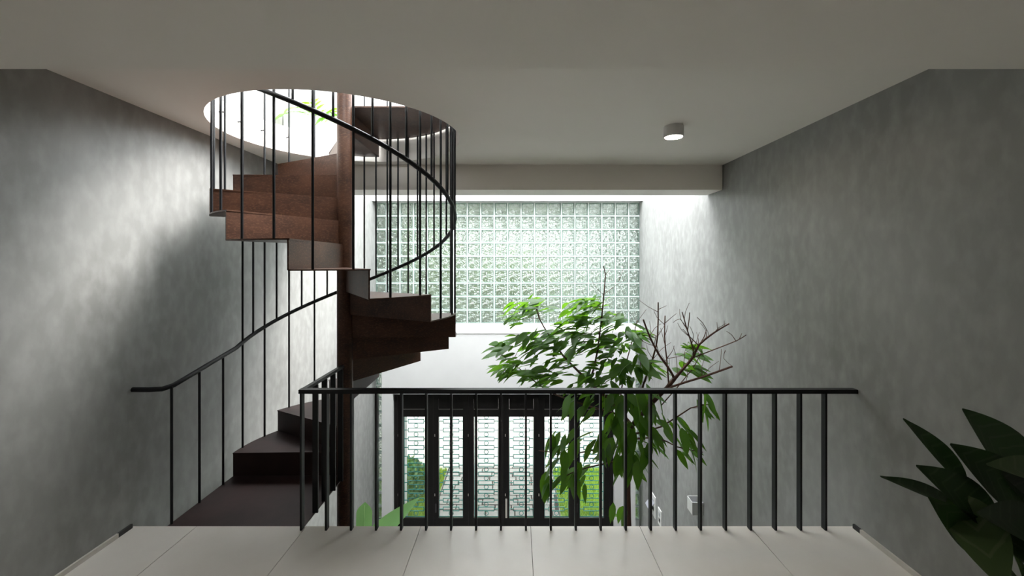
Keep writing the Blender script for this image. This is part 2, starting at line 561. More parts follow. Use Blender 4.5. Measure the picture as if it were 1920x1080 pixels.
# door: dark frame, six glazed leaves
PXB = [742, 812, 879.5, 944.7, 1010, 1077, 1145]
YD = 7.60
def dx(px): return (px - 968) * YD / 800 + 0.0
def dz(py): return EYE - (py - 490) * YD / 800
fx0, fx1 = DX0 + 0.003, DX1 - 0.003
mb = MB()
mb.box(fx0, fx0 + 0.06, YD - 0.05, YD + 0.06, GZ, DZ1)
mb.box(fx1 - 0.06, fx1, YD - 0.05, YD + 0.06, GZ, DZ1)
mb.box(fx0 + 0.06, fx1 - 0.06, YD - 0.05, YD + 0.06, DZ1 - 0.06, DZ1)
door = struct('door_1', mb, 'doorblack', 'wide black framed door of six glazed folding leaves')
lw = (fx1 - fx0 - 0.12) / 6
zp1, zp0 = dz(780.5), dz(970)      # pane
zt = dz(767)
dz1 = DZ1 - 0.063
for k in range(6):
    a = fx0 + 0.06 + k * lw + 0.0004; b = a + lw - 0.0008
    st = 0.095
    mb = MB()
    mb.box(a, a + st, YD - 0.025, YD + 0.025, GZ + 0.005, dz1)
    mb.box(b - st, b, YD - 0.025, YD + 0.025, GZ + 0.005, dz1)
    mb.box(a + st, b - st, YD - 0.025, YD + 0.025, GZ + 0.005, zp0)
    mb.box(a + st, b - st, YD - 0.025, YD + 0.025, zp1, zt)
    mb.box(a + st, b - st, YD - 0.025, YD + 0.025, dz1 - 0.05, dz1)
    leaf = mb.build('door_leaf', 'doorblack', door)
    mb = MB(); mb.box(a + st + 0.002, b - st - 0.002, YD - 0.008, YD + 0.008, zt + 0.002, dz1 - 0.0505)
    mb.build('panel', 'doorblack', leaf)
    mb = MB(); mb.box(a + st + 0.002, b - st - 0.002, YD - 0.020, YD - 0.012, zt + 0.001, zt + 0.006)
    mb.build('bead', 'steel', leaf)
    mb = MB(); mb.box(a + st + 0.001, b - st - 0.001, YD - 0.003, YD + 0.003, zp0 + 0.001, zp1 - 0.001)
    mb.build('pane', 'pane', leaf)
    # bolts and hinges along the joint
    for zz in (dz(815), dz(926)):
        mb = MB(); mb.lathe([(0.007, -0.02), (0.007, 0.02)], 0, 0, 8)
        link('hinge', mb.mesh('hinge', 'steel'), leaf, (a - 0.003 if k % 2 == 0 else a + 0.03, YD - 0.032, zz))
    if k in (1, 3, 5):
        mb = MB()
        mb.box(-0.016, 0.016, -0.012, 0.0, -0.17, 0.17)
        hp = link('handle_plate', mb.mesh('handle_plate', 'steel' if k == 3 else 'black'), leaf, (a + 0.045, YD - 0.025, dz(951)))
        if k == 3:
            mb = MB()
            mb.tube([(0, -0.012, 0.02), (0, -0.05, 0.02), (0.03, -0.055, 0.02), (0.13, -0.055, 0.022)], 0.009, 8)
            h = mb.mesh('handle', 'steel', True)
            link('handle', h, hp, None)
        else:
            hp.scale = (0.7, 1, 0.45)

# wire grilles behind each pane
def ring_mesh(r, w, n=16):
    mb = MB()
    mb.tube([(r * math.cos(2 * PI * k / n), 0, r * math.sin(2 * PI * k / n)) for k in range(n)], w, 4, closed=True)
    return mb.mesh('ring', 'teal')
def rect_mesh(w, h, t, ext):
    mb = MB()
    mb.box(-w, w, -t, t, -h - t, -h + t); mb.box(-w, w, -t, t, h - t, h + t)
    mb.box(-w - t, -w + t, -t, t, -h - t, h + t); mb.box(w - t, w + t, -t, t, -h - t, h + t)
    mb.box(-ext, -w - t, -t, t, -t, t); mb.box(w + t, ext, -t, t, -t, t)
    return mb.mesh('rectangle_bar', 'teal')
pw = (lw - 0.006 - 0.19) / 2
RING = ring_mesh(0.037, 0.0058); RECT = rect_mesh(0.140, 0.034, 0.0055, pw - 0.003)
ords = ['first', 'second', 'third', 'fourth', 'fifth', 'sixth']
gpit = 0.1565
for k in range(6):
    xc = fx0 + 0.06 + (k + 0.5) * lw
    yg = YD + 0.018
    t = thing('window_grille', (xc, yg, zp0), 'teal wire grille of rings and rectangles behind the %s door pane from the left' % ords[k], 'grille', 'wire grilles behind the door panes')
    mb = MB()
    mb.box(xc - pw + 0.002, xc - pw + 0.010, yg - 0.004, yg + 0.004, zp0 + 0.002, zp1 - 0.002)
    mb.box(xc + pw - 0.010, xc + pw - 0.002, yg - 0.004, yg + 0.004, zp0 + 0.002, zp1 - 0.002)
    mb.box(xc - pw + 0.010, xc + pw - 0.010, yg - 0.004, yg + 0.004, zp0 + 0.002, zp0 + 0.010)
    mb.build('frame', 'teal', t)
    z = zp1 - 0.095
    i = 0
    while z > zp0 + 0.06:
        link('rectangle_bar', RECT, t, (xc, yg, z))
        link('ring', RING, t, (xc, yg, z + gpit / 2))
        z -= gpit
    link('ring', RING, t, (xc, yg, max(z + gpit / 2, zp0 + 0.045)))

# ------------------------------------------------------------------ spiral staircase
RS = 0.905; RH = 0.189
def pt(th, r, z):
    a = math.radians(th)
    return (SX - r * math.cos(a), SY + r * math.sin(a), z)
stair = thing('spiral_staircase', (SX, SY, GZ), 'rusted steel spiral staircase winding up through the round ceiling opening', 'staircase')
mb = MB(); mb.lathe([(0.062, GZ), (0.062, UZ + 1.0)], SX, SY, 28)
mb.build('pole', 'rust', stair, True)
def plate(poly, z0, z1):
    mb = MB(); mb.prism(poly, z0, z1); return mb
def sector(t0, t1, r0, r1, n):
    P = [pt(t0 + (t1 - t0) * i / n, r1, 0)[:2] for i in range(n + 1)]
    Q = [pt(t1 + (t0 - t1) * i / n, r0, 0)[:2] for i in range(n + 1)]
    return P + Q
T0 = -1.0
for k in range(1, 17):
    a = T0 + (k - 1) * 30
    z = k * RH
    # riser, as thick as steel plate, along the radius
    ar = math.radians(a)
    d = Vector((-math.cos(ar), math.sin(ar))); nrm = Vector((math.sin(ar), math.cos(ar)))
    c = Vector((SX, SY))
    th = 0.005
    poly = [c + d * 0.058 - nrm * th, c + d * RS - nrm * th, c + d * RS + nrm * th, c + d * 0.058 + nrm * th]
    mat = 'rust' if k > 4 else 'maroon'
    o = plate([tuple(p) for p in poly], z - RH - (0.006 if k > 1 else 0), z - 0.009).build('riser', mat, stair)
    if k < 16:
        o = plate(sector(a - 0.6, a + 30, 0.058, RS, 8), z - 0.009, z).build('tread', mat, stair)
o = plate(sector(T0 + 450 - 0.6, T0 + 541, 0.058, RS + 0.02, 20), UZ - 0.012, UZ).build('upper_landing', 'rust', stair)
# platform level with the floor
PX0 = SX - RS
mb = MB()
mb.prism([(PX0, YE - 0.004 + 0.004), (SX - 0.0, YE), (SX - 0.0, SY - 0.063), (SX - 0.063, SY), (SX - 0.063, SY + 0.005), (PX0, SY + 0.005)], -0.012, -0.002)
mb.build('platform', 'maroon', stair)

# handrail: wall - platform side - helix
RZ0 = 1.04
def rail_z(th): return RZ0 + RH * th / 30
RB = RS - 0.012
path = [(XL + 0.004, 2.81, 0.905), (-2.42, 2.81, 0.905), (-2.335, 2.815, 0.908), (-2.30, 2.86, 0.918)]
xr = SX - RB
for i in range(1, 6):
    y = 2.86 + (3.5 - 2.86) * i / 6
    path.append((xr, y, 0.918 + (RZ0 - 0.918) * i / 6))
TH_END = 420
th = 0
while th <= TH_END:
    path.append(pt(th, RB, rail_z(th))); th += 5
mb = MB(); mb.tube(path, 0.0165, 10)
mb.build('handrail', 'rail_black', stair, True)
# bars of the cage
bar_meshes = {}
def bar(x, y, z0, z1, r=0.0085, name='baluster'):
    key = (round(z1 - z0, 3), r)
    if key not in bar_meshes:
        mb = MB(); mb.lathe([(r, 0), (r, z1 - z0)], 0, 0, 8)
        bar_meshes[key] = mb.mesh('baluster', 'rail_black', True)
    return link(name, bar_meshes[key], stair, (x, y, z0))
for y in (2.845, 3.095, 3.345):
    z1 = 0.918 + (RZ0 - 0.918) * (y - 2.86) / 0.64
    bar(xr, y, 0.0, max(z1, 0.90))
GUARD = UZ + 0.92
def tread_z(th):
    k = int((th - T0) // 30) + 1
    return min(k, 16) * RH
for i in range(0, 48):
    th = 5.0 + i * 7.5
    full = (i % 2 == 0)
    x, y, _ = pt(th, RB, 0)
    nxt = th + 360
    if nxt < T0 + 541:                      # a tread or the landing hangs above
        ztop = tread_z(nxt) - 0.009 if nxt < T0 + 450 else UZ - 0.012
    else:
        ztop = GUARD
    z0 = tread_z(th) if full else rail_z(th)
    bar(x, y, z0, ztop)
    if nxt < T0 + 541 and full:
        zt2 = tread_z(nxt) if nxt < T0 + 450 else UZ
        bar(x, y, zt2, GUARD)
    # little bracket that ties the bar to the slab edge
    if full and (th < 60 or 195 < th):
        a = math.radians(th)
        mb = MB()
        p0 = Vector(pt(th, RB, 2.92)); p1 = Vector(pt(th, HR + 0.004, 2.92))
        mb.tube([p0, p1], 0.006, 6)
        mb.build('bracket', 'rail_black', stair)
mb = MB(); mb.tube([pt(185 + 5 * i, RB, GUARD) for i in range(0, 37)], 0.015, 8)
mb.build('upper_guard_rail', 'rail_black', stair, True)

# ------------------------------------------------------------------ guard railing on the landing edge
RY = 2.79
gx0, gx1 = -1.40, XR - 0.002
gr = thing('guard_railing', (gx0, RY, 0), 'black steel guard railing with flat bars along the floor edge', 'railing')
mb = MB()
mb.box(gx0 - 0.014, gx1, RY - 0.022, RY + 0.022, 0.890, 0.916)
mb.build('top_rail', 'rail_black', gr)
mb = MB()
mb.box(gx0 - 0.014, gx0 + 0.014, RY + 0.022, SY - 0.060, 0.892, 0.914)
mb.build('return_rail', 'rail_black', gr)
mb = MB(); mb.box(-0.0065, 0.0065, -0.019, 0.019, 0, 0.890)
BAR = mb.mesh('baluster', 'rail_black')
for i in range(22):
    link('baluster', BAR, gr, (gx0 + i * 0.16255, RY, 0))
mb = MB(); mb.box(-0.019, 0.019, -0.0065, 0.0065, 0, 0.892)
BAR2 = mb.mesh('baluster', 'rail_black')
for y in (2.975, 3.116, 3.26, 3.40):
    link('baluster', BAR2, gr, (gx0, y, -0.001))

# ------------------------------------------------------------------ ceiling lamp
def ceiling_lamp(x, y, label, zc=CZ):
    t = thing('ceiling_lamp', (x, y, zc), label, 'lamp', 'round surface ceiling lamps')
    r = 0.074
    mb = MB()
    n = 32
    prof = [(r - 0.004, 0.0), (r - 0.004, -0.004), (r, -0.006), (r, -0.083), (r - 0.008, -0.085), (r - 0.010, -0.074)]
    mb.lathe(prof, 0, 0, n)
    o = link('housing', mb.mesh('housing', 'lampwhite', True), t, (x, y, zc))
    mb = MB(); mb.lathe([(r - 0.0105, -0.0755), (r - 0.0105, -0.080)], 0, 0, n)
    link('diffuser', mb.mesh('diffuser', 'lampglow', True), t, (x, y, zc))
    return t
ceiling_lamp(1.206, 3.27, 'small round white surface lamp lit on the ceiling near the right wall')
ceiling_lamp(1.20, -0.9, 'added round white lamp lighting the front room, unseen behind the camera on the right')  # both rear lamps are added to warm and brighten the front ceiling
ceiling_lamp(-1.40, -0.9, 'added round white lamp lighting the front room, unseen behind the camera on the left')

# ------------------------------------------------------------------ things on the right wall below
def wall_box(y, z):
    t = thing('wall_sconce', (XR, y, z), 'small square open-topped sconce on the right wall', 'sconce')
    w, h, dpt = 0.075, 0.075, 0.13
    mb = MB(); th = 0.006
    mb.box(XR - dpt, XR, y - w, y - w + th, z - h, z + h)
    mb.box(XR - dpt, XR, y + w - th, y + w, z - h, z + h)
    mb.box(XR - dpt, XR - dpt + th, y - w + th, y + w - th, z - h, z + h)
    mb.build('housing', 'plastic', t)
    mb = MB(); mb.box(XR - 0.006, XR, y - w + th, y + w - th, z - h, z + h)
    mb.build('back_plate', 'greyplastic', t)
    mb = MB(); mb.box(XR - dpt + 0.03, XR - 0.03, y - w + th, y + w - th, z - 0.012, z + 0.012)
    mb.build('lamp_bar', 'greyplastic', t)
wall_box(5.14, -1.19)
def wall_plate(y, z, w, h, label, flap):
    t = thing('wall_socket', (XR, y, z), label, 'socket')
    mb = MB(); mb.box(XR - 0.012, XR, y - w, y + w, z - h, z + h)
    p = mb.build('plate', 'plastic', t)
    for dz_ in (-0.35, 0.35):
        mb = MB(); mb.box(XR - 0.0135, XR - 0.012, y - w * 0.45, y + w * 0.45, z + dz_ * h - 0.03, z + dz_ * h + 0.03)
        mb.build('socket', 'dark' if dz_ < 0 else 'greyplastic', p)
    if flap:
        mb = MB()
        mb.add([(XR - 0.013, y - w * 0.7, z + h * 0.35), (XR - 0.013, y + w * 0.7, z + h * 0.35), (XR - 0.10, y + w * 0.7, z - h * 0.25), (XR - 0.10, y - w * 0.7, z - h * 0.25),
                (XR - 0.013, y - w * 0.7, z + h * 0.35 - 0.006), (XR - 0.013, y + w * 0.7, z + h * 0.35 - 0.006), (XR - 0.10, y + w * 0.7, z - h * 0.25 - 0.006), (XR - 0.10, y - w * 0.7, z - h * 0.25 - 0.006)],
               [(0, 1, 2, 3), (7, 6, 5, 4), (0, 4, 5, 1), (1, 5, 6, 2), (2, 6, 7, 3), (3, 7, 4, 0)])
        mb.build('flap', 'greyplastic', t)
wall_plate(6.92, -2.18, 0.14, 0.17, 'white electrical box with a lifted cover low on the right wall', True)
wall_plate(6.58, -2.20, 0.075, 0.125, 'small white socket plate beside the electrical box on the right wall', False)

# ------------------------------------------------------------------ leaves
def leaf_mesh(name, L, W, mat, tip=1.0, curl=0.12, fold=0.18, n=6, blunt=0.0):
    # leaf along +Y from the origin, folded about its midrib, drooping towards the tip
    mb = MB()
    vs = []; fs = []
    for i in range(n + 1):
        t = i / n
        w = W * math.sin(PI * t ** 0.8) ** 0.8 * (1 - 0.25 * t) if not blunt else W * min(1, (t * 6) ** 0.6) * (1 - max(0, (t - 0.86) / 0.14) ** 2.2)
        y = L * t
        z = -curl * L * t * t
        if i in (0, n):
            w = 0.003
        vs += [(-w, y, z + fold * w), (0, y, z), (w, y, z + fold * w)]
    for i in range(n):
        a = i * 3; b = a + 3
        fs += [(a, a + 1, b + 1, b), (a + 1, a + 2, b + 2, b + 1)]
    mb.add(vs, fs)
    return mb.mesh(name, mat, True)

def orient(direction, up=Vector((0, 0, 1)), roll=0.0):
    y = Vector(direction).normalized()
    x = y.cross(up)
    if x.length < 1e-4: x = Vector((1, 0, 0))
    x.normalize()
    z = x.cross(y)
    m = Matrix((x, y, z)).transposed()
    return (m @ Matrix.Rotation(roll, 3, 'Y')).to_quaternion()

def place_leaf(name, me, parent, base, direction, roll=0.0, s=1.0, up=Vector((0, 0, 1))):
    o = bpy.data.objects.new(name, me)
    COL.objects.link(o)
    o.parent = parent
    o.matrix_parent_inverse = Matrix.Translation(parent.location).inverted()
    o.rotation_mode = 'QUATERNION'
    o.location = base
    o.rotation_quaternion = orient(direction, up, roll)
    o.scale = (s, s, s)
    return o

# ------------------------------------------------------------------ tree in the void
TD = 5.2
tb = at(1177, 900, TD)
tree = thing('tree', (tb.x, TD, GZ), 'slender tree with green leaves and bare red-brown twigs standing in the void', 'tree')
rt = random.Random(3)
def branch(pts, r0, r1, name='branch', sub=2):
    P = [p if isinstance(p, Vector) else at(*p) for p in pts]
    # smooth
    Q = []
    for i in range(len(P) - 1):
        p0 = P[max(i - 1, 0)]; p1 = P[i]; p2 = P[i + 1]; p3 = P[min(i + 2, len(P) - 1)]
        for s in range(sub):
            t = s / sub
            Q.append(0.5 * ((2 * p1) + (-p0 + p2) * t + (2 * p0 - 5 * p1 + 4 * p2 - p3) * t * t + (-p0 + 3 * p1 - 3 * p2 + p3) * t ** 3))
    Q.append(P[-1])
    n = len(Q)
    mb = MB()
    mb.tube(Q, [r0 + (r1 - r0) * i / (n - 1) for i in range(n)], 7 if r0 > 0.008 else 5)
    mb.build(name, 'bark', tree, True)
    return Q
BR = []
trunk = branch([Vector((tb.x + 0.01, TD, GZ)), Vector((tb.x + 0.02, TD, -2.2)), Vector((tb.x, TD, -1.4)), (1176, 880, TD), (1181, 830, TD), (1184, 795, TD)], 0.048, 0.034, 'trunk')
BR.append(trunk)
main = [
    ([(1184, 797, 5.2), (1150, 757, 5.2), (1117, 728, 5.2), (1084, 696, 5.25), (1055, 666, 5.3), (1031, 631, 5.3), (1011, 597, 5.3), (1004, 570, 5.3)], 0.022, 0.005),
    ([(1112, 724, 5.2), (1108, 712, 5.2), (1112, 695, 5.15), (1120, 660, 5.1), (1127, 605, 5.05), (1132, 556, 5.0), (1135, 515, 5.0), (1131, 498, 5.0)], 0.015, 0.005),
    ([(1184, 800, 5.2), (1205, 775, 5.0), (1230, 748, 4.8), (1252, 725, 4.65), (1265, 710, 4.6)], 0.026, 0.02),
    ([(1265, 710, 4.6), (1252, 688, 4.6), (1236, 666, 4.6), (1218, 631, 4.6), (1206, 599, 4.6)], 0.014, 0.009),
    ([(1265, 710, 4.6), (1282, 690, 4.5), (1300, 669, 4.45), (1311, 646, 4.35), (1340, 623, 4.2), (1367, 607, 4.1)], 0.018, 0.006),
    ([(1238, 740, 4.75), (1260, 725, 4.6), (1317, 707, 4.4), (1373, 687, 4.2)], 0.013, 0.010),
    ([(1302, 664, 4.44), (1297, 645, 4.42), (1288, 617, 4.42), (1279, 585, 4.4)], 0.009, 0.005),
    ([(1289, 620, 4.42), (1292, 600, 4.42), (1293, 586, 4.4)], 0.006, 0.004),
    ([(1302, 670, 4.45), (1340, 655, 4.3), (1381, 639, 4.1), (1399, 628, 4.0)], 0.007, 0.004),
    ([(1310, 648, 4.35), (1295, 633, 4.35), (1280, 617, 4.35)], 0.006, 0.003),
    ([(1312, 645, 4.35), (1325, 618, 4.3), (1307, 595, 4.3)], 0.005, 0.003),
    ([(1195, 785, 5.1), (1206, 722, 5.1), (1224, 672, 5.0), (1233, 631, 4.95), (1234, 567, 4.9)], 0.014, 0.007),
    ([(1254, 722, 4.65), (1250, 672, 4.7), (1246, 631, 4.75), (1247, 592, 4.75)], 0.009, 0.006),
    # lower limbs
    ([(1179, 840, 5.2), (1140, 838, 5.0), (1080, 850, 4.9), (1010, 845, 4.8)], 0.012, 0.004),
    ([(1182, 815, 5.2), (1240, 800, 4.9), (1295, 765, 4.6), (1335, 758, 4.5)], 0.012, 0.004),
    ([(1182, 825, 5.2), (1230, 820, 4.8), (1270, 838, 4.6), (1318, 848, 4.5)], 0.011, 0.004),
    ([(1178, 860, 5.2), (1130, 870, 4.9), (1075, 885, 4.8), (1020, 915, 4.75)], 0.010, 0.004),
    ([(1170, 780, 5.2), (1100, 760, 5.2), (1030, 735, 5.2), (985, 700, 5.2), (940, 665, 5.2)], 0.013, 0.004),
    ([(1160, 770, 5.2), (1170, 700, 5.3), (1185, 640, 5.4), (1195, 600, 5.4)], 0.010, 0.004),
    ([(1240, 760, 4.8), (1300, 690, 4.55), (1318, 650, 4.5)], 0.007, 0.003),
]
for P, r0, r1 in main:
    BR.append(branch(P, r0, r1))
# thin bare twigs
tw = [
    [(1132, 553, 5.0), (1118, 540, 5.0), (1109, 524, 5.0)], [(1135, 550, 5.0), (1150, 538, 4.95), (1171, 525, 4.95)], [(1136, 515, 5.0), (1145, 502, 5.0)],
    [(1160, 528, 4.95), (1165, 515, 4.95), (1170, 500, 4.95)], [(1140, 600, 5.0), (1155, 590, 5.0), (1166, 582, 5.0)], [(1012, 597, 5.3), (1005, 560, 5.3), (1016, 545, 5.3)],
    [(1230, 634, 4.95), (1204, 620, 4.95), (1185, 598, 4.95), (1173, 568, 4.95)], [(1234, 585, 4.9), (1215, 575, 4.9), (1196, 561, 4.9)], [(1235, 580, 4.9), (1250, 573, 4.9)],
    [(1247, 606, 4.75), (1258, 596, 4.7), (1268, 588, 4.7)], [(1288, 617, 4.4), (1275, 598, 4.4), (1262, 605, 4.4)], [(1346, 620, 4.2), (1344, 604, 4.2)], [(1358, 612, 4.15), (1358, 601, 4.15)],
    [(1380, 640, 4.1), (1372, 628, 4.1), (1362, 621, 4.1)], [(1386, 636, 4.1), (1391, 625, 4.1)], [(1360, 657, 4.25), (1357, 672, 4.25), (1372, 686, 4.22)], [(1317, 707, 4.4), (1330, 690, 4.4), (1348, 677, 4.4)],
    [(1206, 722, 5.1), (1200, 690, 5.1), (1203, 650, 5.1), (1200, 626, 5.1)], [(1270, 700, 4.6), (1268, 670, 4.6), (1262, 648, 4.6)], [(1282, 690, 4.5), (1284, 660, 4.5), (1292, 640, 4.5)],
    [(1222, 677, 5.0), (1240, 655, 4.95), (1258, 642, 4.9)], [(1250, 672, 4.7), (1275, 668, 4.65), (1295, 655, 4.6)], [(1218, 631, 4.6), (1228, 615, 4.6), (1240, 607, 4.6)], [(1206, 640, 5.0), (1190, 615, 5.0), (1212, 580, 5.0)],
    [(1225, 648, 4.6), (1205, 640, 4.6), (1190, 622, 4.6)], [(1315, 640, 4.35), (1330, 632, 4.3), (1322, 612, 4.3)],
]
for b_ in (3, 4, 5, 6, 11, 12):
    Q = BR[b_ + 1]
    for k in range(5):
        p = Q[int((0.3 + 0.14 * k) * (len(Q) - 1))]
        e = p + Vector((rt.uniform(-0.12, 0.10), rt.uniform(-0.1, 0.1), rt.uniform(0.08, 0.22)))
        tw.append([p, p.lerp(e, 0.5) + Vector((rt.uniform(-0.03, 0.03), 0, 0)), e])
for P in tw:
    branch(P, 0.0038, 0.0018, 'twig')
# leafy clusters: centre px, depth, radii px, leaf count, outward lean
clusters = [
    (972, 580, 5.3, 26, 16, 9), (1010, 575, 5.3, 24, 16, 8), (965, 603, 5.3, 16, 10, 4),
    (940, 655, 5.2, 26, 16, 9), (945, 690, 5.15, 24, 22, 9), (985, 640, 5.25, 32, 22, 12), (985, 690, 5.2, 34, 24, 13),
    (1030, 640, 5.3, 32, 24, 13), (1040, 690, 5.2, 34, 26, 13), (1010, 715, 5.15, 36, 14, 9),
    (1085, 580, 5.15, 30, 22, 12), (1110, 570, 5.1, 26, 16, 9), (1075, 610, 5.2, 34, 22, 14), (1120, 615, 5.1, 28, 24, 12),
    (1150, 600, 5.1, 20, 20, 7), (1090, 650, 5.2, 36, 24, 14), (1140, 655, 5.1, 30, 26, 13), (1180, 640, 5.15, 24, 22, 10),
    (1205, 625, 5.0, 18, 12, 6), (1130, 700, 5.1, 40, 24, 14), (1180, 700, 5.0, 32, 26, 12), (1220, 690, 4.95, 22, 20, 6),
    (1090, 725, 5.1, 38, 16, 9),
    (1300, 660, 4.7, 22, 14, 7), (1295, 695, 4.7, 22, 14, 6),
    (1100, 765, 5.0, 42, 22, 11), (1160, 760, 4.95, 34, 26, 12), (1215, 755, 4.85, 34, 24, 10), (1180, 800, 4.9, 40, 28, 16),
    (1150, 840, 4.9, 34, 26, 13), (1210, 835, 4.85, 36, 26, 13), (1265, 800, 4.75, 28, 22, 8), (1185, 868, 4.9, 30, 20, 9),
    (1325, 775, 4.55, 16, 26, 7), (1290, 840, 4.6, 26, 24, 8), (1080, 835, 4.9, 30, 20, 7), (1035, 840, 4.8, 24, 20, 6),
    (1050, 890, 4.8, 34, 28, 8), (1090, 905, 4.8, 22, 22, 5), (1030, 920, 4.75, 20, 16, 4), (1160, 890, 5.0, 20, 16, 4),
    (1160, 965, 5.2, 16, 10, 3),
]
LM = [leaf_mesh('leaf', 1.0, 0.18, 'leaf', curl=0.10, fold=0.22), leaf_mesh('leaf', 1.0, 0.215, 'leaf', curl=0.22, fold=0.12), leaf_mesh('leaf', 1.0, 0.16, 'leaf', curl=0.02, fold=0.32)]
allp = [p for b in BR for p in b]
count = 0; count2 = 0
extra = MB()
for ci, (cx_, cy_, d, rx, ry, n) in enumerate(clusters):
    c = at(cx_, cy_, d)
    near = min(allp, key=lambda p: (p - c).length + (0.15 if p.z > c.z + 0.05 else 0))
    out = (c - near)
    if out.length > 0.03:
        mid = near.lerp(c, 0.5) + Vector((0, 0, 0.03))
        q = [near, mid, c]
        mb = MB(); mb.tube(q, [0.004, 0.003, 0.0018], 5)
        mb.build('twig', 'bark', tree, True)
    low = cy_ > 740
    n2 = round(n * (1.55 if low else 2.3))
    for i in range(n2):
        ang = rt.uniform(0, 2 * PI); rr = math.sqrt(rt.random())
        p = at(cx_ + rx * rr * math.cos(ang), cy_ + ry * rr * math.sin(ang), d + rt.uniform(-0.28, 0.28))
        side = 1 if cx_ > 1180 else -1
        outv = Vector((p.x - 1.30, p.y - 5.15, 0))
        if outv.length > 0.01: outv.normalize()
        dirv = outv * 0.8 + Vector((rt.uniform(-0.6, 0.6), rt.uniform(-0.7, 0.7), rt.uniform(-0.55, 0.15) if not low else rt.uniform(-1.5, -0.25)))
        s = rt.uniform(0.17, 0.29) * (1.08 if low else 0.95)
        b = p - dirv.normalized() * s * 0.45
        if b.x > XR - 0.12: b.x = XR - 0.12
        end = b + dirv.normalized() * s
        if end.x > XR - 0.03: continue
        if i >= n * 0.72:       # past three hundred leaves: the rest as one part
            me = LM[rt.randrange(3)]
            R = orient(dirv, roll=rt.uniform(-0.7, 0.7)).to_matrix()
            extra.add([b + R @ (v.co * s) for v in me.vertices], [tuple(p.vertices) for p in me.polygons])
            count2 += 1
        else:
            place_leaf('leaf', LM[rt.randrange(3)], tree, b, dirv, rt.uniform(-0.7, 0.7), s)
            count += 1

fo = extra.build('foliage', 'leaf', tree, True); fo['kind'] = 'stuff'
print('LEAVES', count, count2)
# ------------------------------------------------------------------ banana plant on the ground floor
def big_leaf(parent, name, base, dirv, L, W, mat, roll=0.0, curl=0.1, fold=0.2, blunt=0.0, n=10, up=Vector((0, 0, 1))):
    me = leaf_mesh(name, L, W, mat, curl=curl, fold=fold, n=n, blunt=blunt)
    return place_leaf(name, me, parent, base, dirv, roll, 1.0, up)
bx, by = -2.0, 5.4
ban = thing('banana_plant', (bx, by, GZ), 'pale green broad-leaved plant seen through the guard railing below', 'plant')
mb = MB(); mb.tube([(bx, by, GZ), (bx + 0.01, by, GZ + 0.55), (bx + 0.02, by, GZ + 1.0)], [0.06, 0.05, 0.03], 10)
mb.build('stem', 'banana', ban, True)
p1 = at(681, 1075, 5.4); t1 = at(684, 943, 5.4)
big_leaf(ban, 'leaf', p1, t1 - p1, (t1 - p1).length, 0.098, 'banana', 0.0, 0.02, 0.25, 1.0, 40, Vector((0.1, -1, 0.2)))
p2 = at(676, 1030, 5.4); t2 = at(775, 946, 5.2)
o = big_leaf(ban, 'leaf', p2, t2 - p2 + Vector((0, 0, 0.05)), (t2 - p2).length * 1.05, 0.125, 'banana', 0.0, 0.10, 0.2, 0.0, 12, Vector((-0.2, -1, 0.5)))
p3 = (bx, by, GZ + 0.95)
big_leaf(ban, 'leaf', p3, (-0.3, -0.5, 0.45), 0.8, 0.11, 'banana', 0.1, 0.5, 0.2)
big_leaf(ban, 'leaf', p3, (0.2, 0.7, 0.5), 0.75, 0.11, 'banana', 0.1, 0.5, 0.2)
for q, e in ((p1, t1), (p2, t2)):
    e2 = q.lerp(e, 0.97); off = Vector((0, -0.008, 0.0))
    mb = MB(); mb.tube([q + off, q.lerp(e2, 0.5) + off, e2 + off * 0.5], [0.007, 0.005, 0.002], 6)
    if q is p1: mb.build('midrib', 'midrib', ban, True)
for q in (p1, p2):
    mb = MB(); mb.tube([(bx + 0.02, by, GZ + 0.95), (Vector((bx, by, GZ + 1.1)) * 0.6 + Vector(q) * 0.4), q], [0.018, 0.014, 0.010], 6)
    mb.build('stalk', 'banana', ban, True)

# ------------------------------------------------------------------ potted houseplant in the right foreground
hx, hy = 1.80, 1.42
hp = thing('potted_plant', (hx, hy, 0), 'dark broad-leaved potted plant in the lower right foreground', 'plant')
mb = MB(); mb.lathe([(0.13, 0.0), (0.15, 0.02), (0.20, 0.42), (0.205, 0.44), (0.185, 0.44), (0.18, 0.40)], hx, hy, 28)
mb.build('pot', 'pot', hp, True)
mb = MB(); mb.lathe([(0.178, 0.385), (0.178, 0.402)], hx, hy, 24); mb.build('soil', 'soil', hp)
# tip px, base px, depth tip, depth base, half width, material
HL = [
    ((1703, 786), (1815, 905), 1.34, 1.40, 0.036, 'darkleaf', 0.25),
    ((1658, 890), (1790, 942), 1.30, 1.38, 0.026, 'darkleaf', 0.5),
    ((1818, 769), (1950, 930), 1.36, 1.44, 0.085, 'darkleaf', 0.15),
    ((1731, 874), (1880, 985), 1.26, 1.36, 0.062, 'darkleaf', 0.2),
    ((1795, 836), (1935, 950), 1.30, 1.40, 0.066, 'darkleaf', -0.1),
    ((1862, 866), (2010, 900), 1.22, 1.36, 0.045, 'oliveleaf', 0.3),
    ((1885, 1105), (1800, 925), 1.16, 1.34, 0.060, 'oliveleaf', 0.2),
    ((1752, 940), (1870, 1040), 1.24, 1.36, 0.050, 'darkleaf', -0.5),
    ((1960, 1080), (1880, 960), 1.18, 1.36, 0.065, 'darkleaf', 0.1),
    ((1850, 960), (1990, 1010), 1.15, 1.36, 0.065, 'darkleaf', 0.2),
    ((1930, 830), (1985, 960), 1.45, 1.46, 0.060, 'darkleaf', 0.0),
    ((2080, 860), (1990, 985), 1.40, 1.42, 0.062, 'darkleaf', 0.2),
    ((2060, 1000), (1975, 1000), 1.20, 1.40, 0.060, 'oliveleaf', 0.2),
]
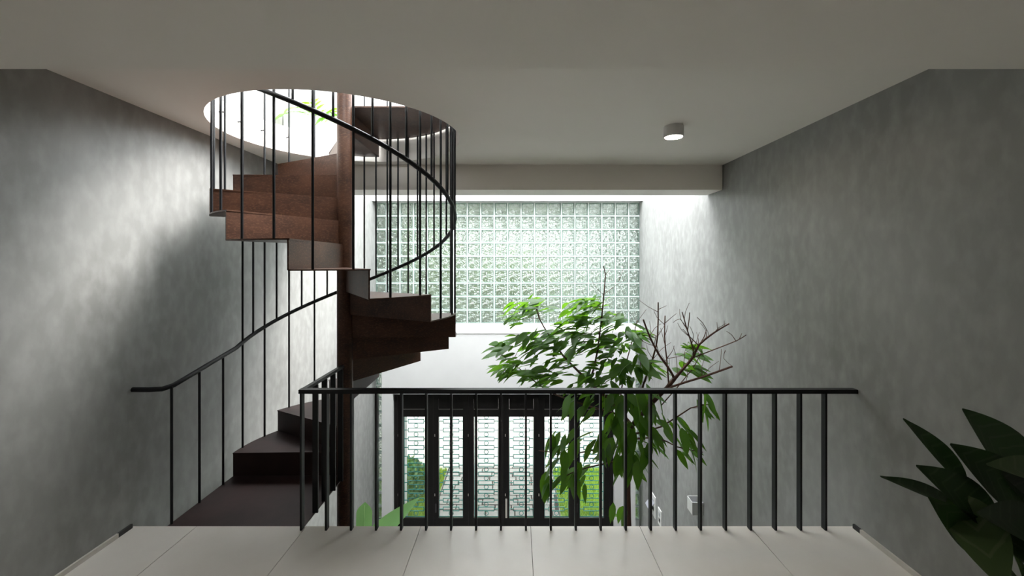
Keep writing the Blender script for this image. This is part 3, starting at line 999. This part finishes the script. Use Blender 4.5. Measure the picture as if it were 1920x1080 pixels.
for i, (tp, bp_, dt, db, hw, mt, rl) in enumerate(HL):
    b = at(bp_[0], bp_[1], db); t = at(tp[0], tp[1], dt)
    dv = t - b
    big_leaf(hp, 'leaf', b, dv, dv.length, hw * 1.22, mt, rl, 0.04, 0.22, 0.0, 12, Vector((-0.5, -1, 0.7)))
    mb = MB()
    root = Vector((hx + 0.05 * math.cos(i * 2.4), hy + 0.05 * math.sin(i * 2.4), 0.40))
    mid = root.lerp(b, 0.55) + Vector((0.02, 0.03, 0.05))
    mb.tube([root, mid, b, b + dv * 0.12], [0.010, 0.008, 0.005, 0.002], 6)
    mb.build('stalk', 'oliveleaf', hp, True)

# ------------------------------------------------------------------ upper floor seen through the opening
mb = MB()
px0, px1 = XL + 0.01, 0.6
y0, y1, z1 = 4.62, 4.94, 3.36
mb.box(px0, px1, y0, y0 + 0.04, UZ + 0.002, z1); mb.box(px0, px1, y1 - 0.04, y1, UZ + 0.002, z1)
mb.box(px0, px0 + 0.04, y0 + 0.04, y1 - 0.04, UZ, z1); mb.box(px1 - 0.04, px1, y0 + 0.04, y1 - 0.04, UZ, z1)
mb.box(px0 + 0.04, px1 - 0.04, y0 + 0.04, y1 - 0.04, UZ, UZ + 0.02)
pl = thing('planter_box', ((px0 + px1) / 2, 4.78, UZ), 'long white planter box on the upper floor beyond the stair opening', 'planter')
mb.build('box', 'white', pl)
mb = MB(); mb.box(px0 + 0.04, px1 - 0.04, y0 + 0.04, y1 - 0.04, z1 - 0.12, z1 - 0.05)
mb.build('soil', 'soil', pl)
def palm(px, py, d, label, nfr, seed, lean):
    r = random.Random(seed)
    base = at(px, py, d); base.z = z1 - 0.05
    t = thing('palm_plant', base, label, 'plant', 'palms in the upper planter')
    me = leaf_mesh('leaflet', 0.24, 0.026, 'palm', curl=0.2, n=3)
    for f in range(nfr):
        a = lean + (f - (nfr - 1) / 2) * 0.75 + r.uniform(-0.15, 0.15)
        dv = Vector((math.cos(a) * 0.9, -0.25 + r.uniform(-0.3, 0.2), 0.55 + r.uniform(-0.1, 0.25))).normalized()
        L = 0.42
        pts = []
        for i in range(7):
            s = i / 6
            pts.append(base + dv * L * s + Vector((0, 0, -0.22 * s * s)))
        mb = MB(); mb.tube(pts, [0.006 - 0.0006 * i for i in range(7)], 5)
        fr = mb.build('frond_stem', 'palm', t, True)
        for i in range(1, 7):
            for sd in (-1, 1):
                tang = (pts[i] - pts[i - 1]).normalized()
                sidev = tang.cross(Vector((0, 0, 1))).normalized()
                dv2 = (tang * 0.7 + sidev * sd + Vector((0, 0, -0.35)))
                if pts[i].x + dv2.normalized().x * 0.22 < XL + 0.03: continue
                place_leaf('leaflet', me, t, pts[i], dv2, r.uniform(-0.3, 0.3), 0.9)
palm(598, 215, 4.76, 'bright green palm fronds above the upper planter left of the stair pole', 5, 5, 1.5)
palm(672, 215, 4.80, 'small bright green palm directly behind the stair pole', 3, 9, 1.9)

# ------------------------------------------------------------------ outside beyond the door
OZ = GZ - 0.05
mb = MB(); mb.box(-14, 14, YG + 0.26, 30, OZ - 0.1, OZ)
tag(mb.build('ground_outside', 'concrete_out'), 'pale concrete yard outside the door', None, None, 'structure')
mb = MB(); mb.box(-14, 14, 17, 17.25, OZ, 3.33)  # added wall; its height sets how much sky the glass blocks show
tag(mb.build('sky_block_wall', 'yard_wall'), 'added grey-green wall at the far end of the yard, limiting the sky behind the glass blocks', 'wall')
# stone path
mb = MB(); mb.box(-1.62, 0.85, 7.98, 10.25, OZ, OZ + 0.012)
path_o = tag(mb.build('stone_path', 'gap'), 'path of pale rectangular paving stones leading to the door', 'path')
rs = random.Random(11)
y = 8.0; row = 0
while y < 10.15:
    h = rs.uniform(0.15, 0.21)
    x = -1.60 + rs.uniform(0, 0.02)
    first = rs.uniform(0.15, 0.4)
    while x < 0.83:
        w = first if x < -1.57 else rs.uniform(0.26, 0.48)
        x2 = min(x + w, 0.84)
        if x2 - x > 0.08:
            mb = MB(); mb.box(-(x2 - x) / 2 + 0.013, (x2 - x) / 2 - 0.013, -h / 2 + 0.013, h / 2 - 0.013, 0, 0.05 + rs.uniform(0, 0.012))
            link('paving_stone', mb.mesh('paving_stone', 'stone'), path_o, ((x + x2) / 2, y + h / 2, OZ + 0.008))
        x = x2
    y += h; row += 1
# lawns
def lawn(x0, x1, y0, y1, n, hmin, hmax, label, seed):
    r = random.Random(seed)
    mb = MB()
    mb.add([(x0, y0, OZ + 0.01), (x1, y0, OZ + 0.01), (x1, y1, OZ + 0.01), (x0, y1, OZ + 0.01)], [(0, 1, 2, 3)])
    for i in range(n):
        x = r.uniform(x0, x1); y = r.uniform(y0, y1); a = r.uniform(0, PI); h = r.uniform(hmin, hmax)
        c, s = math.cos(a) * 0.012, math.sin(a) * 0.012
        lx, ly = r.uniform(-0.04, 0.04), r.uniform(-0.04, 0.04)
        mb.add([(x - c, y - s, OZ), (x + c, y + s, OZ), (x + lx, y + ly, OZ + h)], [(0, 1, 2)])
    tag(mb.build('lawn', 'grass'), label, 'grass', None, 'stuff')
lawn(-3.2, -1.64, 8.0, 10.1, 9000, 0.05, 0.14, 'green grass left of the stone path outside', 1)
lawn(0.87, 3.2, 8.0, 10.15, 13000, 0.05, 0.12, 'bright green grass right of the stone path outside', 2)
def shrub(x, y, z, rx, ry, rz, n, name, label, mat, size, seed, trunk_h=0.0):
    r = random.Random(seed)
    t = thing(name, (x, y, OZ), label, 'tree' if trunk_h else 'bush')
    mb = MB()
    for i in range(n):
        u = Vector((r.gauss(0, 1), r.gauss(0, 1), r.gauss(0, 1))).normalized() * (r.random() ** 0.4)
        p = Vector((x + u.x * rx, y + u.y * ry, z + u.z * rz))
        if p.z < OZ + 0.02: p.z = OZ + 0.02
        d = Vector((r.gauss(0, 1), r.gauss(0, 1), r.gauss(0, 0.7))).normalized()
        q = d.orthogonal().normalized() * size * 0.28
        L = d * size * r.uniform(0.6, 1.2)
        mb.add([p, p + L * 0.5 + q, p + L, p + L * 0.5 - q], [(0, 1, 2, 3)])
    f = mb.build('foliage', mat, t); f['kind'] = 'stuff'
    mb = MB()
    if trunk_h:
        mb.tube([(x, y, OZ), (x + 0.05, y, (OZ + z) / 2), (x, y, z)], [0.12, 0.09, 0.03], 8)
    else:
        for k in range(5):
            a = k * 1.3
            mb.tube([(x + 0.05 * math.cos(a), y + 0.05 * math.sin(a), OZ), (x + rx * 0.5 * math.cos(a), y + ry * 0.5 * math.sin(a), z)], [0.015, 0.006], 5)
    mb.build('trunk' if trunk_h else 'stem', 'bark', t, True)
shrub(-2.25, 8.95, OZ + 0.35, 0.38, 0.50, 0.42, 1500, 'garden_bush', 'dense green bush outside the leftmost door pane', 'bushleaf', 0.11, 4)
shrub(-4.2, 14.6, 1.7, 2.3, 1.2, 2.3, 6500, 'garden_tree', 'leafy tree blurred behind the left half of the glass blocks', 'outleaf', 0.30, 5, 3)
shrub(0.0, 15.2, 0.6, 1.9, 1.0, 1.7, 4200, 'garden_tree', 'leafy tree blurred behind the middle of the glass blocks', 'outleaf', 0.30, 6, 3)
for xx, nm in ((-3.45, 'wall_shade_left'), (3.25, 'wall_shade_right')):  # side walls added to shut light out of the yard
    mb = MB(); mb.box(xx, xx + 0.2, YG + 0.26, 12.6, OZ, 2.95)
    tag(mb.build(nm, 'yard_wall'), 'added side wall darkening the yard outside', None, None, 'structure')
# porch roof, an eave with depth added to darken the yard, and columns
mb = MB(); mb.box(-5.2, 5.2, YG + 0.26, 12.6, 2.95, 3.12)
tag(mb.build('porch_sunshade', 'white'), 'flat white porch roof with depth added to darken the yard outside', None, None, 'structure')
for xx, lab in ((-2.28, 'low white gate pillar beyond the leftmost door pane'), (1.64, 'low white gate pillar beyond the rightmost door pane')):
    t = thing('gate_pillar', (xx + 0.08, 8.2, OZ), lab, 'pillar', 'gate pillars outside the door')
    mb = MB(); mb.box(xx, xx + 0.16, 8.12, 8.28, OZ + 0.12, -0.45); mb.build('shaft', 'white', t)
    mb = MB(); mb.box(xx - 0.02, xx + 0.18, 8.10, 8.30, OZ, OZ + 0.12); mb.build('plinth', 'white', t)
